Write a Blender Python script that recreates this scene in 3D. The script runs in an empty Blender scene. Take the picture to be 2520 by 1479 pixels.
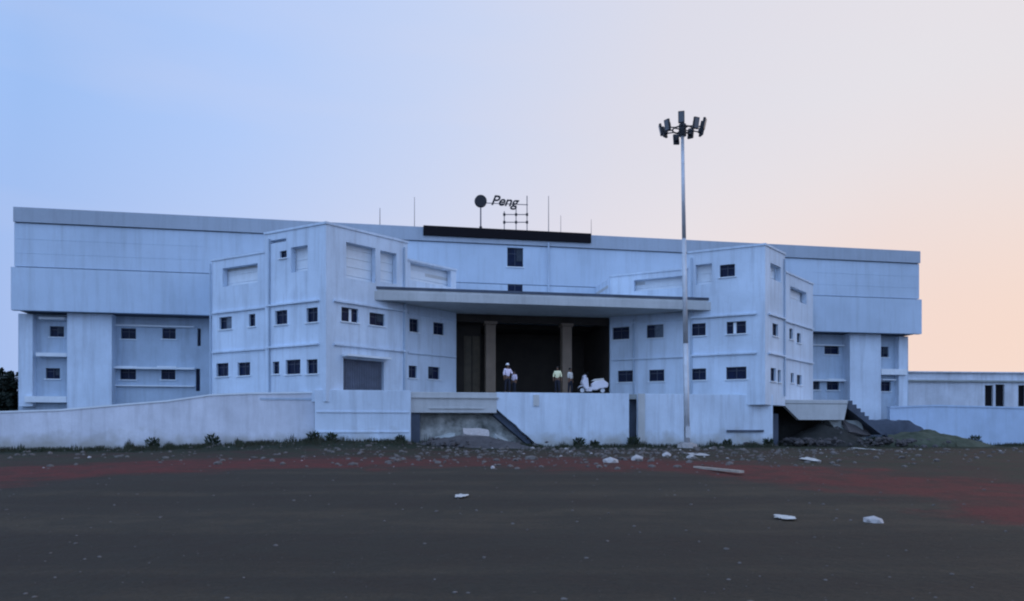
import bpy, bmesh, math, random
from mathutils import Vector, noise
random.seed(7)
scene = bpy.context.scene
R = math.radians
# ---------------------------------------------------------------- camera
# photo units: 2520 wide; focal 1833 units, horizon on row 1060, camera CZ metres up
FOC, CX, HY, CZ = 1833.0, 1260.0, 1060.0, 1.15
cd = bpy.data.cameras.new('camera'); cam = bpy.data.objects.new('camera', cd)
scene.collection.objects.link(cam); scene.camera = cam
cam.location = (0, 0, CZ); cam.rotation_euler = (R(90), 0, 0)
cd.sensor_width = 36; cd.lens = 36*FOC/2520; cd.shift_y = (HY-739.5)/2520
cd.clip_start = 0.1; cd.clip_end = 3000
scene.render.resolution_x = 1024; scene.render.resolution_y = 601
scene.view_settings.view_transform = 'Standard'; scene.view_settings.look = 'None'
scene.view_settings.exposure = 0.0; scene.view_settings.gamma = 1
scene.cycles.pixel_filter_type = 'BLACKMAN_HARRIS'; scene.cycles.filter_width = 2.1
# ---------------------------------------------------------------- dusk sky
SUN_AZ, SUN_EL = R(52), R(3)          # azimuth to the right of the view axis (+Y)
def lin(r, g, b):
    f = lambda c: (c/255/12.92) if c <= 10 else ((c/255+0.055)/1.055)**2.4
    return (f(r), f(g), f(b), 1)
world = bpy.data.worlds.new('World'); scene.world = world; world.use_nodes = True
nt = world.node_tree; nt.nodes.clear(); N = nt.nodes.new; L = nt.links.new
out = N('ShaderNodeOutputWorld'); bg = N('ShaderNodeBackground'); L(bg.outputs[0], out.inputs[0])
tc = N('ShaderNodeTexCoord'); nrm = N('ShaderNodeVectorMath'); nrm.operation = 'NORMALIZE'
L(tc.outputs['Generated'], nrm.inputs[0])
dot = N('ShaderNodeVectorMath'); dot.operation = 'DOT_PRODUCT'
dot.inputs[1].default_value = (math.sin(SUN_AZ), math.cos(SUN_AZ), 0.0)
L(nrm.outputs[0], dot.inputs[0])
sp = N('ShaderNodeSeparateXYZ'); L(nrm.outputs[0], sp.inputs[0])
def ramp(stops):
    r = N('ShaderNodeValToRGB'); r.color_ramp.interpolation = 'EASE' if len(stops) < 3 else 'LINEAR'
    el = r.color_ramp.elements
    while len(el) < len(stops): el.new(0.5)
    for e, (p, c) in zip(el, stops): e.position = p; e.color = c
    return r
mr = N('ShaderNodeMapRange'); L(dot.outputs['Value'], mr.inputs['Value'])
mr.inputs['From Min'].default_value = -1; mr.inputs['From Max'].default_value = 1
BK = (0.55, 0.75, 1.0, 1)
low = ramp([(0, (0.53, 0.74, 1.16, 1)), (0.40, (0.48, 0.69, 1.12, 1)), (0.51, lin(162, 189, 240)),
            (0.64, lin(196, 209, 243)), (0.78, lin(224, 223, 238)), (0.87, lin(241, 230, 232)), (0.94, lin(246, 221, 212)), (1, lin(248, 220, 204))])
high = ramp([(0, (0.50, 0.72, 1.16, 1)), (0.40, (0.44, 0.66, 1.12, 1)), (0.54, lin(160, 194, 247)),
             (0.64, lin(178, 205, 252)), (0.75, lin(203, 216, 246)), (0.84, lin(223, 223, 236)), (0.92, lin(232, 229, 235)), (1, lin(236, 229, 230))])
L(mr.outputs[0], low.inputs[0]); L(mr.outputs[0], high.inputs[0])
me = N('ShaderNodeMapRange'); me.interpolation_type = 'SMOOTHSTEP'
me.inputs['From Min'].default_value = 0.10; me.inputs['From Max'].default_value = 0.40
L(sp.outputs['Z'], me.inputs['Value'])
mx = N('ShaderNodeMix'); mx.data_type = 'RGBA'
L(me.outputs[0], mx.inputs[0]); L(low.outputs[0], mx.inputs[6]); L(high.outputs[0], mx.inputs[7])
# faint thin cloud, stretched along the horizon
mpv = N('ShaderNodeMapping'); mpv.inputs['Scale'].default_value = (1.2, 1.2, 6); L(nrm.outputs[0], mpv.inputs[0])
nz = N('ShaderNodeTexNoise'); nz.inputs['Scale'].default_value = 1.8; nz.inputs['Detail'].default_value = 3
L(mpv.outputs[0], nz.inputs[0])
cl = N('ShaderNodeMapRange'); cl.inputs['From Min'].default_value = 0.5; cl.inputs['From Max'].default_value = 0.8
cl.inputs['To Max'].default_value = 0.16; L(nz.outputs[0], cl.inputs[0])
mc = N('ShaderNodeMix'); mc.data_type = 'RGBA'; L(cl.outputs[0], mc.inputs[0]); L(mx.outputs[2], mc.inputs[6])
mc.inputs[7].default_value = lin(235, 222, 228)
sky = N('ShaderNodeTexSky'); sky.sky_type = 'NISHITA'; sky.sun_disc = False
sky.sun_elevation = SUN_EL; sky.sun_rotation = SUN_AZ; sky.dust_density = 2
sk = N('ShaderNodeVectorMath'); sk.operation = 'SCALE'; sk.inputs['Scale'].default_value = 0.06
L(sky.outputs[0], sk.inputs[0])
m2 = N('ShaderNodeMix'); m2.data_type = 'RGBA'; m2.inputs[0].default_value = 0.03
L(mc.outputs[2], m2.inputs[6]); L(sk.outputs[0], m2.inputs[7])
# the dome behind the camera is brighter than the part in the frame
br = N('ShaderNodeMapRange'); br.interpolation_type = 'SMOOTHSTEP'
L(sp.outputs['Y'], br.inputs['Value'])
br.inputs['From Min'].default_value = 0.45; br.inputs['From Max'].default_value = -0.5
br.inputs['To Min'].default_value = 1.0; br.inputs['To Max'].default_value = 1.47
L(m2.outputs[2], bg.inputs[0]); L(br.outputs[0], bg.inputs[1])
sd = bpy.data.lights.new('sun', 'SUN'); sd.energy = 0.5; sd.angle = R(12); sd.color = (1, 0.8, 0.66)
so = bpy.data.objects.new('sun', sd); scene.collection.objects.link(so)
sdir = Vector((math.sin(SUN_AZ)*math.cos(SUN_EL), math.cos(SUN_AZ)*math.cos(SUN_EL), math.sin(SUN_EL)))
so.rotation_euler = sdir.to_track_quat('Z', 'Y').to_euler(); so.location = (40, 30, 40)
# ---------------------------------------------------------------- materials
def mat(name, col, rough=0.8, var=0.12, vscale=0.6, streak=0.0, spec=0.3, bump=0.0, bscale=8, metal=0, col2=None, fine=0.0, foot=0.0):
    m = bpy.data.materials.new(name); m.use_nodes = True; t = m.node_tree
    b = t.nodes['Principled BSDF']; b.inputs['Roughness'].default_value = rough
    b.inputs['Metallic'].default_value = metal; b.inputs['Specular IOR Level'].default_value = spec
    n = t.nodes.new; l = t.links.new
    g = n('ShaderNodeNewGeometry')
    a = n('ShaderNodeTexNoise'); a.inputs['Scale'].default_value = vscale; a.inputs['Detail'].default_value = 6
    a.inputs['Roughness'].default_value = 0.62; l(g.outputs['Position'], a.inputs[0])
    r = n('ShaderNodeMapRange'); r.inputs['From Min'].default_value = 0.35; r.inputs['From Max'].default_value = 0.68
    l(a.outputs[0], r.inputs[0])
    c = n('ShaderNodeMix'); c.data_type = 'RGBA'; l(r.outputs[0], c.inputs[0])
    c.inputs[6].default_value = (*col, 1)
    c.inputs[7].default_value = (*(col2 or tuple(x*(1-var) for x in col)), 1)
    last = c.outputs[2]
    if streak:
        mp = n('ShaderNodeMapping'); mp.inputs['Scale'].default_value = (1.6, 1.6, 0.12); l(g.outputs['Position'], mp.inputs[0])
        s = n('ShaderNodeTexNoise'); s.inputs['Scale'].default_value = 1.5; s.inputs['Detail'].default_value = 7; s.inputs['Roughness'].default_value = 0.7
        l(mp.outputs[0], s.inputs[0])
        q = n('ShaderNodeMapRange'); q.inputs['From Min'].default_value = 0.48; q.inputs['From Max'].default_value = 0.75
        q.inputs['To Max'].default_value = streak; l(s.outputs[0], q.inputs[0])
        k = n('ShaderNodeMix'); k.data_type = 'RGBA'; l(q.outputs[0], k.inputs[0]); l(last, k.inputs[6])
        k.inputs[7].default_value = (col[0]*0.45, col[1]*0.43, col[2]*0.42, 1); last = k.outputs[2]
    if fine:
        s = n('ShaderNodeTexNoise'); s.inputs['Scale'].default_value = 9; s.inputs['Detail'].default_value = 5; l(g.outputs['Position'], s.inputs[0])
        q = n('ShaderNodeMapRange'); q.inputs['From Min'].default_value = 0.4; q.inputs['From Max'].default_value = 0.7
        q.inputs['To Max'].default_value = fine; l(s.outputs[0], q.inputs[0])
        k = n('ShaderNodeMix'); k.data_type = 'RGBA'; l(q.outputs[0], k.inputs[0]); l(last, k.inputs[6])
        k.inputs[7].default_value = (col[0]*0.6, col[1]*0.6, col[2]*0.58, 1); last = k.outputs[2]
    if foot:
        sz = n('ShaderNodeSeparateXYZ'); l(g.outputs['Position'], sz.inputs[0])
        fn = n('ShaderNodeTexNoise'); fn.inputs['Scale'].default_value = 1.3; fn.inputs['Detail'].default_value = 8; l(g.outputs['Position'], fn.inputs[0])
        ad = n('ShaderNodeMath'); ad.operation = 'MULTIPLY_ADD'; l(fn.outputs[0], ad.inputs[0]); ad.inputs[1].default_value = -1.8; l(sz.outputs['Z'], ad.inputs[2])
        q = n('ShaderNodeMapRange'); q.inputs['From Min'].default_value = 0.25; q.inputs['From Max'].default_value = -0.65; q.inputs['To Max'].default_value = foot; l(ad.outputs[0], q.inputs[0])
        k = n('ShaderNodeMix'); k.data_type = 'RGBA'; l(q.outputs[0], k.inputs[0]); l(last, k.inputs[6]); k.inputs[7].default_value = (0.30, 0.29, 0.25, 1); last = k.outputs[2]
    l(last, b.inputs['Base Color'])
    if bump:
        h = n('ShaderNodeTexNoise'); h.inputs['Scale'].default_value = bscale; h.inputs['Detail'].default_value = 8
        l(g.outputs['Position'], h.inputs[0]); u = n('ShaderNodeBump'); u.inputs['Strength'].default_value = bump
        u.inputs['Distance'].default_value = 0.05; l(h.outputs[0], u.inputs['Height']); l(u.outputs[0], b.inputs['Normal'])
    return m
M = dict(
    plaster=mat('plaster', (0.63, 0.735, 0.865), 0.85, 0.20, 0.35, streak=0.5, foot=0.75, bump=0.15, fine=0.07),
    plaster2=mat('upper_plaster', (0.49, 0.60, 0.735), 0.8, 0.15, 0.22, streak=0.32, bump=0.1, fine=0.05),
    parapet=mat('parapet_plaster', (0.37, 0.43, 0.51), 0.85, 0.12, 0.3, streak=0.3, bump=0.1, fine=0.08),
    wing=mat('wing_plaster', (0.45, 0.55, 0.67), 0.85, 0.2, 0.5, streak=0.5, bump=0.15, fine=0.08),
    rampm=mat('ramp_plaster', (0.70, 0.73, 0.82), 0.85, 0.25, 0.4, streak=0.45, foot=0.75, bump=0.2, fine=0.1),
    trim=mat('trim', (0.72, 0.78, 0.84), 0.75, 0.1, 1.5, streak=0.15, fine=0.1),
    canopy=mat('canopy_concrete', (0.52, 0.54, 0.55), 0.8, 0.18, 0.5, streak=0.35, fine=0.1),
    concrete=mat('old_concrete', (0.36, 0.39, 0.39), 0.9, 0.25, 0.8, streak=0.4, bump=0.4, fine=0.2),
    stain_shade=mat('stained_shaded_concrete', (0.09, 0.11, 0.15), 0.9, 0.35, 1.0, bump=0.2),
    rubble=mat('rubble_wall', (0.62, 0.64, 0.62), 0.95, 0.5, 1.6, bump=0.8, bscale=3, fine=0.3, col2=(0.11, 0.12, 0.11)),
    black=mat('black_board', (0.003, 0.002, 0.005), 0.9, 0.2, 2),
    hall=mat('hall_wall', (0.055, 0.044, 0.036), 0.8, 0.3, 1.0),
    column=mat('column_paint', (0.23, 0.17, 0.125), 0.7, 0.2, 1.2, streak=0.2),
    doorwood=mat('door_wood', (0.11, 0.085, 0.055), 0.6, 0.3, 2),
    frame=mat('window_frame', (0.05, 0.065, 0.10), 0.5, 0.2, 3),
    glass=mat('window_glass', (0.004, 0.013, 0.048), 0.3, 0.5, 2, spec=0.12),
    drape=mat('dark_drape', (0.045, 0.06, 0.085), 0.8, 0.4, 4),
    curtain=mat('pale_pane', (0.14, 0.18, 0.24), 0.6, 0.4, 4),
    shutbar=mat('gate_bar_paint', (0.17, 0.20, 0.27), 0.5, 0.3, 2),
    shutter=mat('shutter_metal', (0.13, 0.15, 0.2), 0.5, 0.35, 2.5, streak=0.4),
    galv=mat('galvanised_steel', (0.58, 0.60, 0.64), 0.5, 0.2, 2, metal=0.3, streak=0.2),
    dark=mat('dark_metal', (0.02, 0.02, 0.025), 0.5, 0.3, 6),
    rust=mat('weathered_rod', (0.16, 0.15, 0.17), 0.8, 0.3, 4),
    lens=mat('lamp_lens', (0.12, 0.13, 0.15), 0.2, 0.2, 4),
    stone=mat('grey_stone', (0.17, 0.15, 0.14), 0.95, 0.4, 3, bump=0.5, fine=0.3),
    palestone=mat('pale_stone', (0.46, 0.43, 0.42), 0.9, 0.3, 8, bump=0.3),
    paper=mat('white_litter', (0.62, 0.60, 0.57), 0.8, 0.4, 5, fine=0.4),
    darksoil=mat('dark_rubble', (0.035, 0.036, 0.034), 0.95, 0.5, 2.0, bump=1, bscale=4, fine=0.5),
    heap=mat('gravel_heap', (0.10, 0.092, 0.095), 0.95, 0.4, 2.5, bump=0.8, bscale=6, fine=0.5),
    mound=mat('grassy_soil', (0.075, 0.09, 0.065), 0.95, 0.4, 1.8, bump=1, bscale=4, fine=0.5, col2=(0.03, 0.04, 0.025)),
    leafdark=mat('dark_leaf', (0.012, 0.022, 0.014), 0.7, 0.4, 2),
    leaf=mat('weed_leaf', (0.045, 0.065, 0.038), 0.7, 0.5, 3),
    grass=mat('dry_grass', (0.030, 0.042, 0.024), 0.9, 0.5, 0.8, col2=(0.05, 0.045, 0.03)),
    bark=mat('bark', (0.05, 0.04, 0.03), 0.9, 0.4, 6, bump=0.5),
    skin=mat('skin', (0.16, 0.085, 0.055), 0.6, 0.1, 8),
    hair=mat('black_hair', (0.01, 0.009, 0.009), 0.6, 0.2, 20),
    white_cloth=mat('white_cloth', (0.86, 0.84, 0.86), 0.85, 0.1, 8),
    lilac_cloth=mat('lilac_shirt', (0.80, 0.70, 0.82), 0.85, 0.15, 8),
    yellow_cloth=mat('pale_yellow_shirt', (0.9, 0.86, 0.55), 0.85, 0.12, 8),
    grey_cloth=mat('grey_shirt', (0.62, 0.60, 0.56), 0.85, 0.2, 8),
    trousers=mat('dark_trousers', (0.02, 0.022, 0.035), 0.85, 0.3, 10),
    scooterw=mat('white_scooter_paint', (0.66, 0.64, 0.70), 0.35, 0.12, 3, spec=0.5),
    rubber=mat('tyre_rubber', (0.015, 0.015, 0.016), 0.85, 0.2, 10),
    wood=mat('weathered_wood', (0.42, 0.36, 0.30), 0.9, 0.3, 5),
    farwall=mat('far_plaster', (0.66, 0.72, 0.82), 0.9, 0.25, 0.5, streak=0.5, fine=0.2),
    bluewall=mat('blue_boundary_plaster', (0.48, 0.62, 0.82), 0.85, 0.18, 0.4, streak=0.3, fine=0.1),
)
# ---------------------------------------------------------------- object helpers
WO = {}
def tag(o, label=None, cat=None, group=None, kind=None):
    for k, v in (('label', label), ('category', cat), ('group', group), ('kind', kind)):
        if v: o[k] = v
    return o
def empty(name, loc, label, cat, group=None):
    o = bpy.data.objects.new(name, None); scene.collection.objects.link(o); o.location = loc
    WO[o.name] = Vector(loc); tag(o, label, cat, group); return o
def finish(bm, name, m, parent=None, org=None, smooth=False):
    if parent is not None: org = WO[parent.name]
    org = Vector(org) if org is not None else Vector((0, 0, 0))
    bmesh.ops.translate(bm, verts=bm.verts, vec=-org)
    d = bpy.data.meshes.new(name); bm.to_mesh(d); bm.free()
    if smooth:
        for p in d.polygons: p.use_smooth = True
    mats = m if isinstance(m, list) else [m]
    for q in mats: d.materials.append(q)
    o = bpy.data.objects.new(name, d); scene.collection.objects.link(o)
    if parent is not None: o.parent = parent
    else: o.location = org
    WO[o.name] = org
    return o
class Face:
    """a vertical plane: O origin, D direction along it, N outward normal (2-D)"""
    def __init__(s, O, D, Nn): s.O = Vector(O); s.D = Vector(D).normalized(); s.N = Vector(Nn).normalized()
    def at(s, a, d, z): p = s.O+s.D*a+s.N*d; return Vector((p.x, p.y, z))
    def hit(s, px, d=0.0):
        t = (px-CX)/FOC; o = s.O+s.N*d
        # o + a*D = lam*(t,1)
        a = (t*o.y-o.x)/(s.D.x-t*s.D.y); return a, (o+s.D*a).y
    def s(s, px, d=0.0): return s.hit(px, d)[0]
    def z(s, px, py, d=0.0): return CZ+(HY-py)/FOC*s.hit(px, d)[1]
def cube8(bm, pts):
    v = [bm.verts.new(p) for p in pts]
    for f in ((0, 1, 2, 3), (7, 6, 5, 4), (0, 4, 5, 1), (1, 5, 6, 2), (2, 6, 7, 3), (3, 7, 4, 0)):
        bm.faces.new([v[i] for i in f])
def box(bm, F, a0, a1, d0, d1, z0, z1):
    cube8(bm, [F.at(a0, d0, z0), F.at(a1, d0, z0), F.at(a1, d1, z0), F.at(a0, d1, z0),
               F.at(a0, d0, z1), F.at(a1, d0, z1), F.at(a1, d1, z1), F.at(a0, d1, z1)])
def prism(bm, F, poly, d0, d1):
    """polygon of (a, z) extruded from d0 to d1"""
    A = [bm.verts.new(F.at(a, d0, z)) for a, z in poly]; B = [bm.verts.new(F.at(a, d1, z)) for a, z in poly]
    bm.faces.new(A); bm.faces.new(B[::-1])
    for i in range(len(A)): j = (i+1) % len(A); bm.faces.new([A[i], B[i], B[j], A[j]])
def plan(bm, pts, z0, z1):
    A = [bm.verts.new((x, y, z0)) for x, y in pts]; B = [bm.verts.new((x, y, z1)) for x, y in pts]
    bm.faces.new(A); bm.faces.new(B[::-1])
    for i in range(len(A)): j = (i+1) % len(A); bm.faces.new([A[i], B[i], B[j], A[j]])
def panel(bm, F, a0, a1, z0, z1, d0, d1, holes=()):
    """wall slab with rectangular openings"""
    if a0 > a1: a0, a1 = a1, a0
    hs = [(max(min(h[0], h[1]), a0), min(max(h[0], h[1]), a1), max(h[2], z0), min(h[3], z1)) for h in holes]
    hs = [h for h in hs if h[1]-h[0] > 1e-3 and h[3]-h[2] > 1e-3]
    A = sorted({round(x, 4) for x in [a0, a1]+[x for h in hs for x in h[:2]]})
    Z = sorted({round(x, 4) for x in [z0, z1]+[x for h in hs for x in h[2:]]})
    def solid(i, j):
        if i < 0 or j < 0 or i >= len(A)-1 or j >= len(Z)-1: return False
        ca, cz = (A[i]+A[i+1])/2, (Z[j]+Z[j+1])/2
        return not any(h[0] < ca < h[1] and h[2] < cz < h[3] for h in hs)
    V = {}
    def v(i, j, k):
        if (i, j, k) not in V: V[i, j, k] = bm.verts.new(F.at(A[i], (d0, d1)[k], Z[j]))
        return V[i, j, k]
    for i in range(len(A)-1):
        for j in range(len(Z)-1):
            if not solid(i, j): continue
            bm.faces.new([v(i, j, 1), v(i+1, j, 1), v(i+1, j+1, 1), v(i, j+1, 1)])
            bm.faces.new([v(i, j, 0), v(i, j+1, 0), v(i+1, j+1, 0), v(i+1, j, 0)])
            if not solid(i-1, j): bm.faces.new([v(i, j, 0), v(i, j, 1), v(i, j+1, 1), v(i, j+1, 0)])
            if not solid(i+1, j): bm.faces.new([v(i+1, j, 1), v(i+1, j, 0), v(i+1, j+1, 0), v(i+1, j+1, 1)])
            if not solid(i, j-1): bm.faces.new([v(i, j, 0), v(i+1, j, 0), v(i+1, j, 1), v(i, j, 1)])
            if not solid(i, j+1): bm.faces.new([v(i, j+1, 1), v(i+1, j+1, 1), v(i+1, j+1, 0), v(i, j+1, 0)])
def B(fn, name, m, parent=None, org=None, smooth=False, bevel=0):
    bm = bmesh.new(); fn(bm); bmesh.ops.recalc_face_normals(bm, faces=bm.faces)
    o = finish(bm, name, m, parent, org, smooth)
    if bevel:
        md = o.modifiers.new('bevel', 'BEVEL'); md.width = bevel; md.segments = 2; md.limit_method = 'ANGLE'
    return o
def tube(bm, p, q, r0, r1=None, n=10, caps=True):
    p = Vector(p); q = Vector(q); r1 = r0 if r1 is None else r1
    ax = (q-p).normalized(); u = ax.orthogonal().normalized(); w = ax.cross(u)
    A = [bm.verts.new(p+(u*math.cos(2*math.pi*i/n)+w*math.sin(2*math.pi*i/n))*r0) for i in range(n)]
    C = [bm.verts.new(q+(u*math.cos(2*math.pi*i/n)+w*math.sin(2*math.pi*i/n))*r1) for i in range(n)]
    for i in range(n): j = (i+1) % n; bm.faces.new([A[i], A[j], C[j], C[i]])
    if caps: bm.faces.new(A[::-1]); bm.faces.new(C)
def obox(bm, c, sx, sy, sz, rot=None):
    c = Vector(c); P = []
    for z in (-1, 1):
        for x, y in ((-1, -1), (1, -1), (1, 1), (-1, 1)):
            v = Vector((x*sx/2, y*sy/2, z*sz/2))
            if rot is not None: v = rot @ v
            P.append(c+v)
    cube8(bm, P)
# ---------------------------------------------------------------- terrain
def gz(x, y):
    t = min(max((y-6)/30, 0), 1); t = t*t*(3-2*t)
    z = -0.45+0.55*t
    z += 0.50*math.exp(-((x+10)/7.5)**2-((y-42)/5)**2)
    z += 0.12*math.exp(-((x-10)/9)**2-((y-46)/6)**2)
    far = min(max((y-27)/8, 0), 1)
    z += 0.05*noise.noise(Vector((x*0.35, y*0.35, 0)))+far*0.05*noise.noise(Vector((x*1.4, y*1.4, 5)))
    z += 0.012*noise.noise(Vector((x*2, y*2, 9)))
    return z
def terrain(bm):
    xs = [-700, -300, -120, -70]+[-50+i*0.5 for i in range(201)]+[70, 120, 300, 700]
    ys = [-200, -60, -20, -5]+[0+i*0.3 for i in range(190)]+[60, 70, 90, 130, 220, 500, 1400]
    g = [[bm.verts.new((x, y, gz(x, y))) for x in xs] for y in ys]
    for j in range(len(ys)-1):
        for i in range(len(xs)-1): bm.faces.new([g[j][i], g[j][i+1], g[j+1][i+1], g[j+1][i]])
UN_ = (math.sin(R(10.4)), -math.cos(R(10.4)))
gm = bpy.data.materials.new('ground_dirt'); gm.use_nodes = True; t = gm.node_tree; n = t.nodes.new; l = t.links.new
b = t.nodes['Principled BSDF']; b.inputs['Roughness'].default_value = 0.95; b.inputs['Specular IOR Level'].default_value = 0.1
g = n('ShaderNodeNewGeometry'); sx = n('ShaderNodeSeparateXYZ'); l(g.outputs['Position'], sx.inputs[0])
def math_(op, a, b_=None, c_=None):
    q = n('ShaderNodeMath'); q.operation = op
    for i, v in enumerate((a, b_, c_)):
        if v is None: continue
        if isinstance(v, (int, float)): q.inputs[i].default_value = v
        else: l(v, q.inputs[i])
    return q.outputs[0]
def nse(scale, detail=6, vec=None, rough=0.6):
    q = n('ShaderNodeTexNoise'); q.inputs['Scale'].default_value = scale; q.inputs['Detail'].default_value = detail
    q.inputs['Roughness'].default_value = rough; l(vec or g.outputs['Position'], q.inputs[0]); return q.outputs[0]
def mrange(v, a, b_, c_=0.0, d_=1.0):
    q = n('ShaderNodeMapRange'); q.interpolation_type = 'SMOOTHSTEP'; l(v, q.inputs[0])
    for i, x in zip((1, 2, 3, 4), (a, b_, c_, d_)): q.inputs[i].default_value = x
    return q.outputs[0]
def mixc(f, a, b_):
    q = n('ShaderNodeMix'); q.data_type = 'RGBA'
    if isinstance(f, (int, float)): q.inputs[0].default_value = f
    else: l(f, q.inputs[0])
    for i, v in ((6, a), (7, b_)):
        if isinstance(v, tuple): q.inputs[i].default_value = (*v, 1)
        else: l(v, q.inputs[i])
    return q.outputs[2]
X, Y = sx.outputs['X'], sx.outputs['Y']
# distance in front of the curving red-soil verge
ex = math_('POWER', math_('ABSOLUTE', math_('DIVIDE', math_('ADD', X, 3.0), 13.0)), 2.6)
ey = math_('POWER', math_('ABSOLUTE', math_('DIVIDE', math_('SUBTRACT', Y, 10.0), 16.5)), 2.6)
rad = math_('POWER', math_('ADD', ex, ey), 1/2.6)
wob = math_('MULTIPLY_ADD', nse(0.35, 8, None, 0.7), 11, -5.5)
dist = math_('ADD', math_('MULTIPLY_ADD', rad, 15, -15), wob)
mpx = n('ShaderNodeMapping'); mpx.inputs['Scale'].default_value = (0.10, 1.1, 1); l(g.outputs['Position'], mpx.inputs[0])
wash = nse(0.5, 5, mpx.outputs[0])
tar = mixc(mrange(wash, 0.42, 0.64), (0.053, 0.0415, 0.032), (0.083, 0.066, 0.046))
tar = mixc(mrange(nse(0.9, 9, None, 0.75), 0.42, 0.58, 0, 0.75), tar, (0.055, 0.047, 0.036))
red = mixc(mrange(nse(1.3, 6), 0.4, 0.65), (0.150, 0.040, 0.034), (0.095, 0.040, 0.032))
verge = mixc(mrange(nse(0.7, 7), 0.4, 0.62), (0.052, 0.050, 0.032), (0.068, 0.042, 0.032))
inb = math_('MULTIPLY', mrange(dist, -2.6, -0.4), math_('SUBTRACT', 1, mrange(dist, 2.4, 5.5)))
back = mrange(dist, 3, 6)
col = mixc(math_('MULTIPLY', inb, math_('MINIMUM', math_('MULTIPLY_ADD', math_('ABSOLUTE', X), 0.04, 0.72), 1.0)), tar, red); col = mixc(back, col, verge)
peb = n('ShaderNodeTexVoronoi'); peb.inputs['Scale'].default_value = 7; l(g.outputs['Position'], peb.inputs[0])
grit = math_('MULTIPLY', mrange(peb.outputs['Distance'], 0.16, 0.05), mrange(nse(1.0, 3), 0.52, 0.66))
col = mixc(math_('MULTIPLY', grit, 0.5), col, (0.19, 0.17, 0.15))
fi = nse(26, 8, None, 0.8); col = mixc(mrange(fi, 0.35, 0.65, 0, 0.6), col, (0.028, 0.025, 0.021))
nd_ = math_('ADD', math_('MULTIPLY', X, float(UN_[0])), math_('MULTIPLY', math_('SUBTRACT', Y, 52.4), float(UN_[1])))
band = math_('SUBTRACT', 1, mrange(math_('ADD', nd_, math_('MULTIPLY_ADD', nse(0.5, 6), 6, -3)), 11.5, 15.5))
col = mixc(math_('MULTIPLY', band, mrange(nse(1.1, 6), 0.3, 0.6, 0.45, 0.95)), col, (0.022, 0.030, 0.019))
l(col, b.inputs['Base Color'])
bp = n('ShaderNodeBump'); bp.inputs['Strength'].default_value = 1.0; bp.inputs['Distance'].default_value = 0.04
l(math_('ADD', nse(6, 10, None, 0.7), math_('MULTIPLY', peb.outputs['Distance'], -0.3)), bp.inputs['Height']); l(bp.outputs[0], b.inputs['Normal'])
tag(B(terrain, 'ground', gm, smooth=True), kind='structure')
# ---------------------------------------------------------------- building frames
al = R(10.4); UD = Vector((math.cos(al), math.sin(al))); UN = Vector((math.sin(al), -math.cos(al)))
C0 = Vector((0, 52.4))
F0 = Face(C0, UD, UN)                                # upper box front
def bp2(u, nn): return C0+UD*u+UN*nn
UC = 0.9; AP, OUT, INN = 13.0, 20.2, 5.2; NA, NE = 9.3, 3.4
def H(h): return CZ+h
POD = H(2.2)
ROOF, G1, G2, BOXB = H(14.0), H(13.03), H(10.25), H(7.56)
bld = empty('building', (*bp2(0.9, 0), 0), 'long pale blue building with overhanging top storey, two angled blocks and a dark pillared entrance', 'building')
PL, P2, TR = M['plaster'], M['plaster2'], M['trim']
rnd = random.Random(3)
def window(F, px, py, w, h, d, shade=False, sill=True, style='dark', mull=True, label=None):
    """px,py centre on the photo; returns the opening"""
    w, h = w*1.06+1, h*1.05+1
    a0, a1 = sorted((F.s(px-w/2, d), F.s(px+w/2, d))); z0, z1 = F.z(px, py+h/2, d), F.z(px, py-h/2, d)
    fr = 0.035
    def fn(bm):
        dd0, dd1 = d-0.22, d-0.13
        panel(bm, F, a0+0.003, a1-0.003, z0+0.003, z1-0.003, dd0, dd1, [(a0+fr, a1-fr, z0+fr, z1-fr)])
        if mull and a1-a0 > 0.5:
            m = (a0+a1)/2; box(bm, F, m-0.02, m+0.02, dd0+0.01, dd1-0.01, z0+fr, z1-fr)
        if a1-a0 > 0.5: zz = z1-(z1-z0)*0.3; box(bm, F, a0+fr, a1-fr, dd0+0.02, dd1-0.02, zz-0.018, zz+0.018)
    wo = B(fn, 'window', M['frame'], bld)
    if label: wo['label'] = label
    B(lambda bm: box(bm, F, a0+fr/2, a1-fr/2, d-0.19, d-0.175, z0+fr/2, z1-fr/2), 'pane', M['glass'], wo)
    if style == 'half':
        m = a0+(a1-a0)*0.62
        B(lambda bm: box(bm, F, m-(a1-a0)*0.12, m+(a1-a0)*0.05, d-0.17, d-0.14, z0+fr, z1-fr), 'curtain', TR, wo)
    if style == 'dark' and rnd.random() < .35 and a1-a0 > .5: style = 'drape'
    if style == 'drape':
        sd_ = rnd.choice((0, 1)); ww = (a1-a0)*rnd.uniform(.3, .48); c0 = a0+fr if sd_ else a1-fr-ww
        B(lambda bm: box(bm, F, c0, c0+ww, d-0.17, d-0.145, z0+fr+(z1-z0)*rnd.choice((0, .3)), z1-fr), 'curtain', M['drape'], wo)
    if style == 'pale':
        B(lambda bm: box(bm, F, a0+fr, a0+(a1-a0)*0.55, d-0.17, d-0.14, z0+fr, z1-fr), 'curtain', M['curtain'], wo)
    if sill: B(lambda bm: box(bm, F, a0-0.08, a1+0.08, d-0.1, d+0.08, z0-0.065, z0-0.003), 'sill', TR, wo)
    if shade: B(lambda bm: box(bm, F, a0-0.15, a1+0.15, d-0.02, d+0.42, z1+0.08, z1+0.16), 'sunshade', TR, wo)
    return (a0, a1, z0, z1)
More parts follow.
